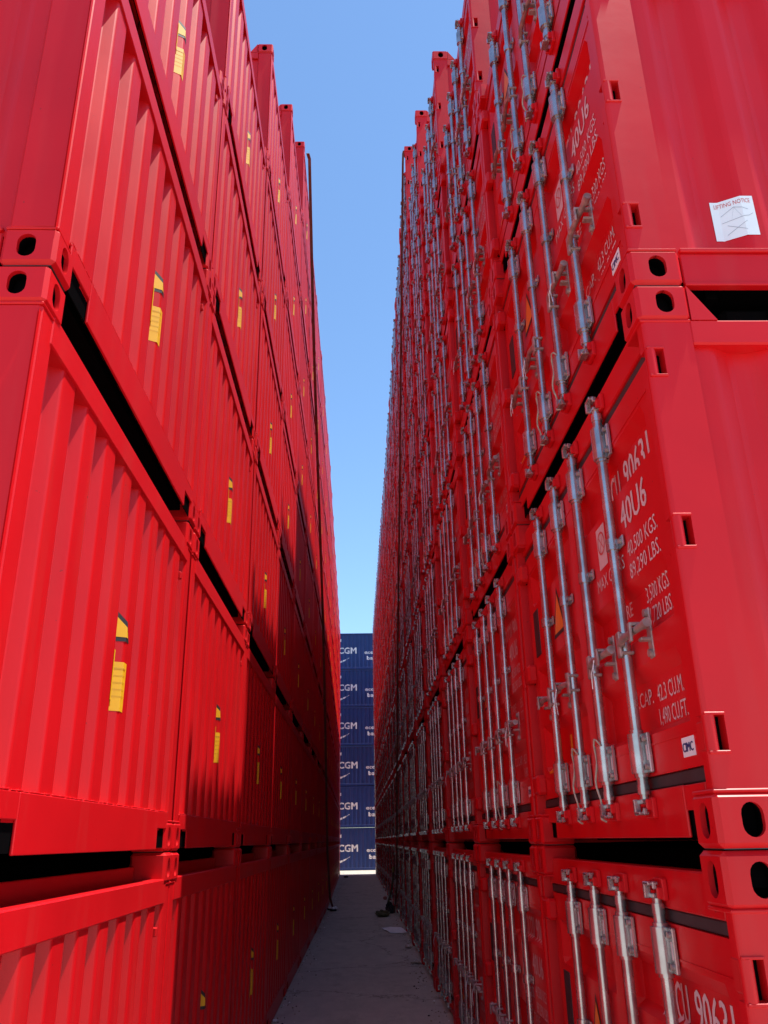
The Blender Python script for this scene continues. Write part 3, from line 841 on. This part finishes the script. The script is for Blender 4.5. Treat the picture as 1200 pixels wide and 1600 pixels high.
def dens(p, m=5):
    out = []
    for a, b_ in zip(p, p[1:]):
        for i in range(m): out.append(tuple(a[j] + (b_[j] - a[j]) * i / m for j in range(3)))
    return out + [p[-1]]
sl = strap('lashing_strap', dens([(-.93, 12.35, 14.12), (-.905, 12.47, 14.10), (-.90, 13.45, 12.7), (-.90, 14.84, 11.1), (-.90, 16.8, 9.4), (-.90, 19.9, 6.9), (-.90, 21.6, 4.7), (-.89, 23.4, 1.6), (-.87, 25.0, .35), (-.80, 25.6, .03)]), .030, .008)
tag(sl, 'dark brown lashing strap slanting down the left-hand red wall', 'strap', 'lashing straps on the container walls')
sr = strap('lashing_strap', dens([(.915, 12.25, 14.09), (.900, 12.26, 14.02)] + [(0.89, 12.28, 13.8), (0.89, 13.39, 12.56), (0.89, 14.8, 10.96), (0.89, 16.45, 8.99), (0.89, 18.83, 6.56), (0.89, 20.18, 4.85), (0.89, 21.42, 3.35), (0.89, 23.08, 0.61)] + [(.84, 23.9, .04)]), .020, .010)
tag(sr, 'dark brown lashing strap slanting down over the doors of the right-hand wall', 'strap', 'lashing straps on the container walls')

def sheet(name, cx, cy, sx, sy, rot, m, amp, z=0.01, seed=1, lift=0):
    rnd = random.Random(seed); N = 9; mb = MB(m); vs = []
    hts = {}
    for i in range(N):
        for j in range(N):
            u, v = i / (N - 1) - .5, j / (N - 1) - .5
            h = z + abs(amp * (math.sin(7 * u + seed) * math.cos(6 * v + seed * 2) + rnd.uniform(-.35, .35))) + lift * (abs(u) * 2) ** 2
            x_, y_ = u * sx * (1 + .1 * math.sin(5 * v)), v * sy * (1 + .1 * math.cos(4 * u))
            vs.append((x_ * math.cos(rot) - y_ * math.sin(rot), x_ * math.sin(rot) + y_ * math.cos(rot), h))
    top = [(i * N + j, (i + 1) * N + j, (i + 1) * N + j + 1, i * N + j + 1) for i in range(N - 1) for j in range(N - 1)]
    mb.add(vs, top, smooth=False); mb.add([(a, b_, h - .003) for a, b_, h in vs], [f[::-1] for f in top])
    o = link(name, mb.mesh(name)); o.location = (cx, cy, 0); return o
def clump(name, cx, cy, sx, sy, sz, m, seed, n_=3):
    """a heap of folded cloth: several crumpled lobes fused in one mesh"""
    rnd = random.Random(seed); bm_ = bmesh.new()
    for i in range(n_):
        r = bmesh.ops.create_icosphere(bm_, subdivisions=3, radius=.5)
        ox, oy = rnd.uniform(-.28, .28) * sx, rnd.uniform(-.28, .28) * sy; k = rnd.uniform(.55, .95)
        for v in r['verts']:
            d = 1 + .16 * math.sin(9 * v.co.x + i * 2) * math.cos(8 * v.co.y + i) + .10 * math.sin(17 * v.co.z + 12 * v.co.x + i) + rnd.uniform(-.04, .04)
            v.co = Vector((v.co.x * sx * k * d + ox, v.co.y * sy * k * d + oy, max(.0, (v.co.z + .38) * sz * k * d)))
    me_ = bpy.data.meshes.new(name); bm_.to_mesh(me_); bm_.free(); me_.materials.append(MAT[m])
    o = link(name, me_); o.location = (cx, cy, 0.002); return o
tag(sheet('paper_sheet', .70, 19.7, .40, 1.15, .12, 'paper', .012, seed=2), 'flat white sheet of paper on the concrete near the right-hand wall', 'paper')
tag(sheet('paper_scrap', -.79, 25.4, .22, .5, .2, 'paper', .05, z=.05, seed=5), 'crumpled white paper scrap at the foot of the left-hand strap', 'paper')
tag(sheet('paper_flake', -.945, 10.35, .05, .12, .2, 'paper', .01, seed=9), 'small white paper flake at the base of the left-hand wall', 'paper')
tag(clump('cloth_heap', .60, 23.3, .42, .6, .17, 'olive', 3, 4), 'olive green crumpled cloth heap on the concrete beside the right-hand wall', 'cloth')
tag(clump('cloth_bundle', .80, 24.3, .24, .5, .30, 'darkcloth', 4, 3), 'dark cloth bundle against the right-hand doors behind the olive heap', 'cloth')
tag(sheet('hanging_rag', .80, 24.0, .02, .30, 0, 'yellowgreen', .0, z=0, seed=6), 'yellow-green rag draped down the right-hand doors above the cloth heap', 'rag')
rag = bpy.data.objects['hanging_rag']
mbr = MB('yellowgreen'); N = 8; vs = []
for i in range(N):
    for j in range(N):
        u, v = i / 7, j / 7
        vs.append((.0 - .20 * u ** 2 + .02 * math.sin(8 * v), .45 * (v - .5) * (.6 + .6 * u) + .03 * math.sin(9 * u), 1.12 - .95 * u))
fs = [(i * N + j, (i + 1) * N + j, (i + 1) * N + j + 1, i * N + j + 1) for i in range(N - 1) for j in range(N - 1)]
for k_ in range(2): mbr.add([(a + .006 * k_, b_, c_) for a, b_, c_ in vs], fs, m='olive')
mbr.add([(a - .004, b_, c_) for a, b_, c_ in vs], fs[:N - 1], m='yellowgreen')
rag.data = mbr.mesh('hanging_rag'); rag.location = (.86, 24.4, 0)
tag(clump('dark_rag', -.86, 25.6, .25, .7, .10, 'darkcloth', 8, 3), 'dark rag under the white paper at the foot of the left-hand wall', 'rag')
tag(clump('plastic_bottle_scrap', .76, 29.6, .14, .24, .13, 'pinkp', 11, 2), 'small reddish plastic scrap lying beyond the cloth heap', 'scrap')
tag(clump('timber_block', -.80, 47.2, .30, .24, .14, 'darkcloth', 12, 1), 'dark block on the concrete at the far left end of the lane', 'block')
for i, (x_, y_, t) in enumerate(((.83, 16.6, 'farther'), (.84, 14.6, 'nearer'))):
    tag(sheet('dry_leaf', x_, y_, .12, .16, i, 'leaf', .01, seed=20 + i), '%s of two pale dry leaves beside the foot of the right-hand doors' % t, 'leaf', 'dry leaves along the right-hand wall')

# grit swept against the feet of both walls
gr = MB('leaf'); rg = random.Random(3)
for i in range(700):
    side = rg.choice((-1, 1)); y_ = 9 + 38 * rg.random() ** 1.5; x_ = (-.95 if side < 0 else .92) - side * abs(rg.gauss(0, .10))
    r_ = rg.uniform(.004, .016); t_ = [rg.uniform(.6, 1.2) * r_ for _ in range(6)]
    gr.add([(x_ + t_[0], y_, r_ * .5), (x_ - t_[1], y_, r_ * .5), (x_, y_ + t_[2], r_ * .5), (x_, y_ - t_[3], r_ * .5), (x_, y_, r_ * 1.1), (x_, y_, 0)],
           [(0, 2, 4), (2, 1, 4), (1, 3, 4), (3, 0, 4), (2, 0, 5), (1, 2, 5), (3, 1, 5), (0, 3, 5)], m=rg.choice(('leaf', 'leaf', 'cast', 'paper', 'darkcloth')))
gr = link('grit', gr.mesh('grit')); gr['kind'] = 'stuff'; gr['label'] = 'fine grit and chips along the foot of both container walls'; gr['category'] = 'grit'
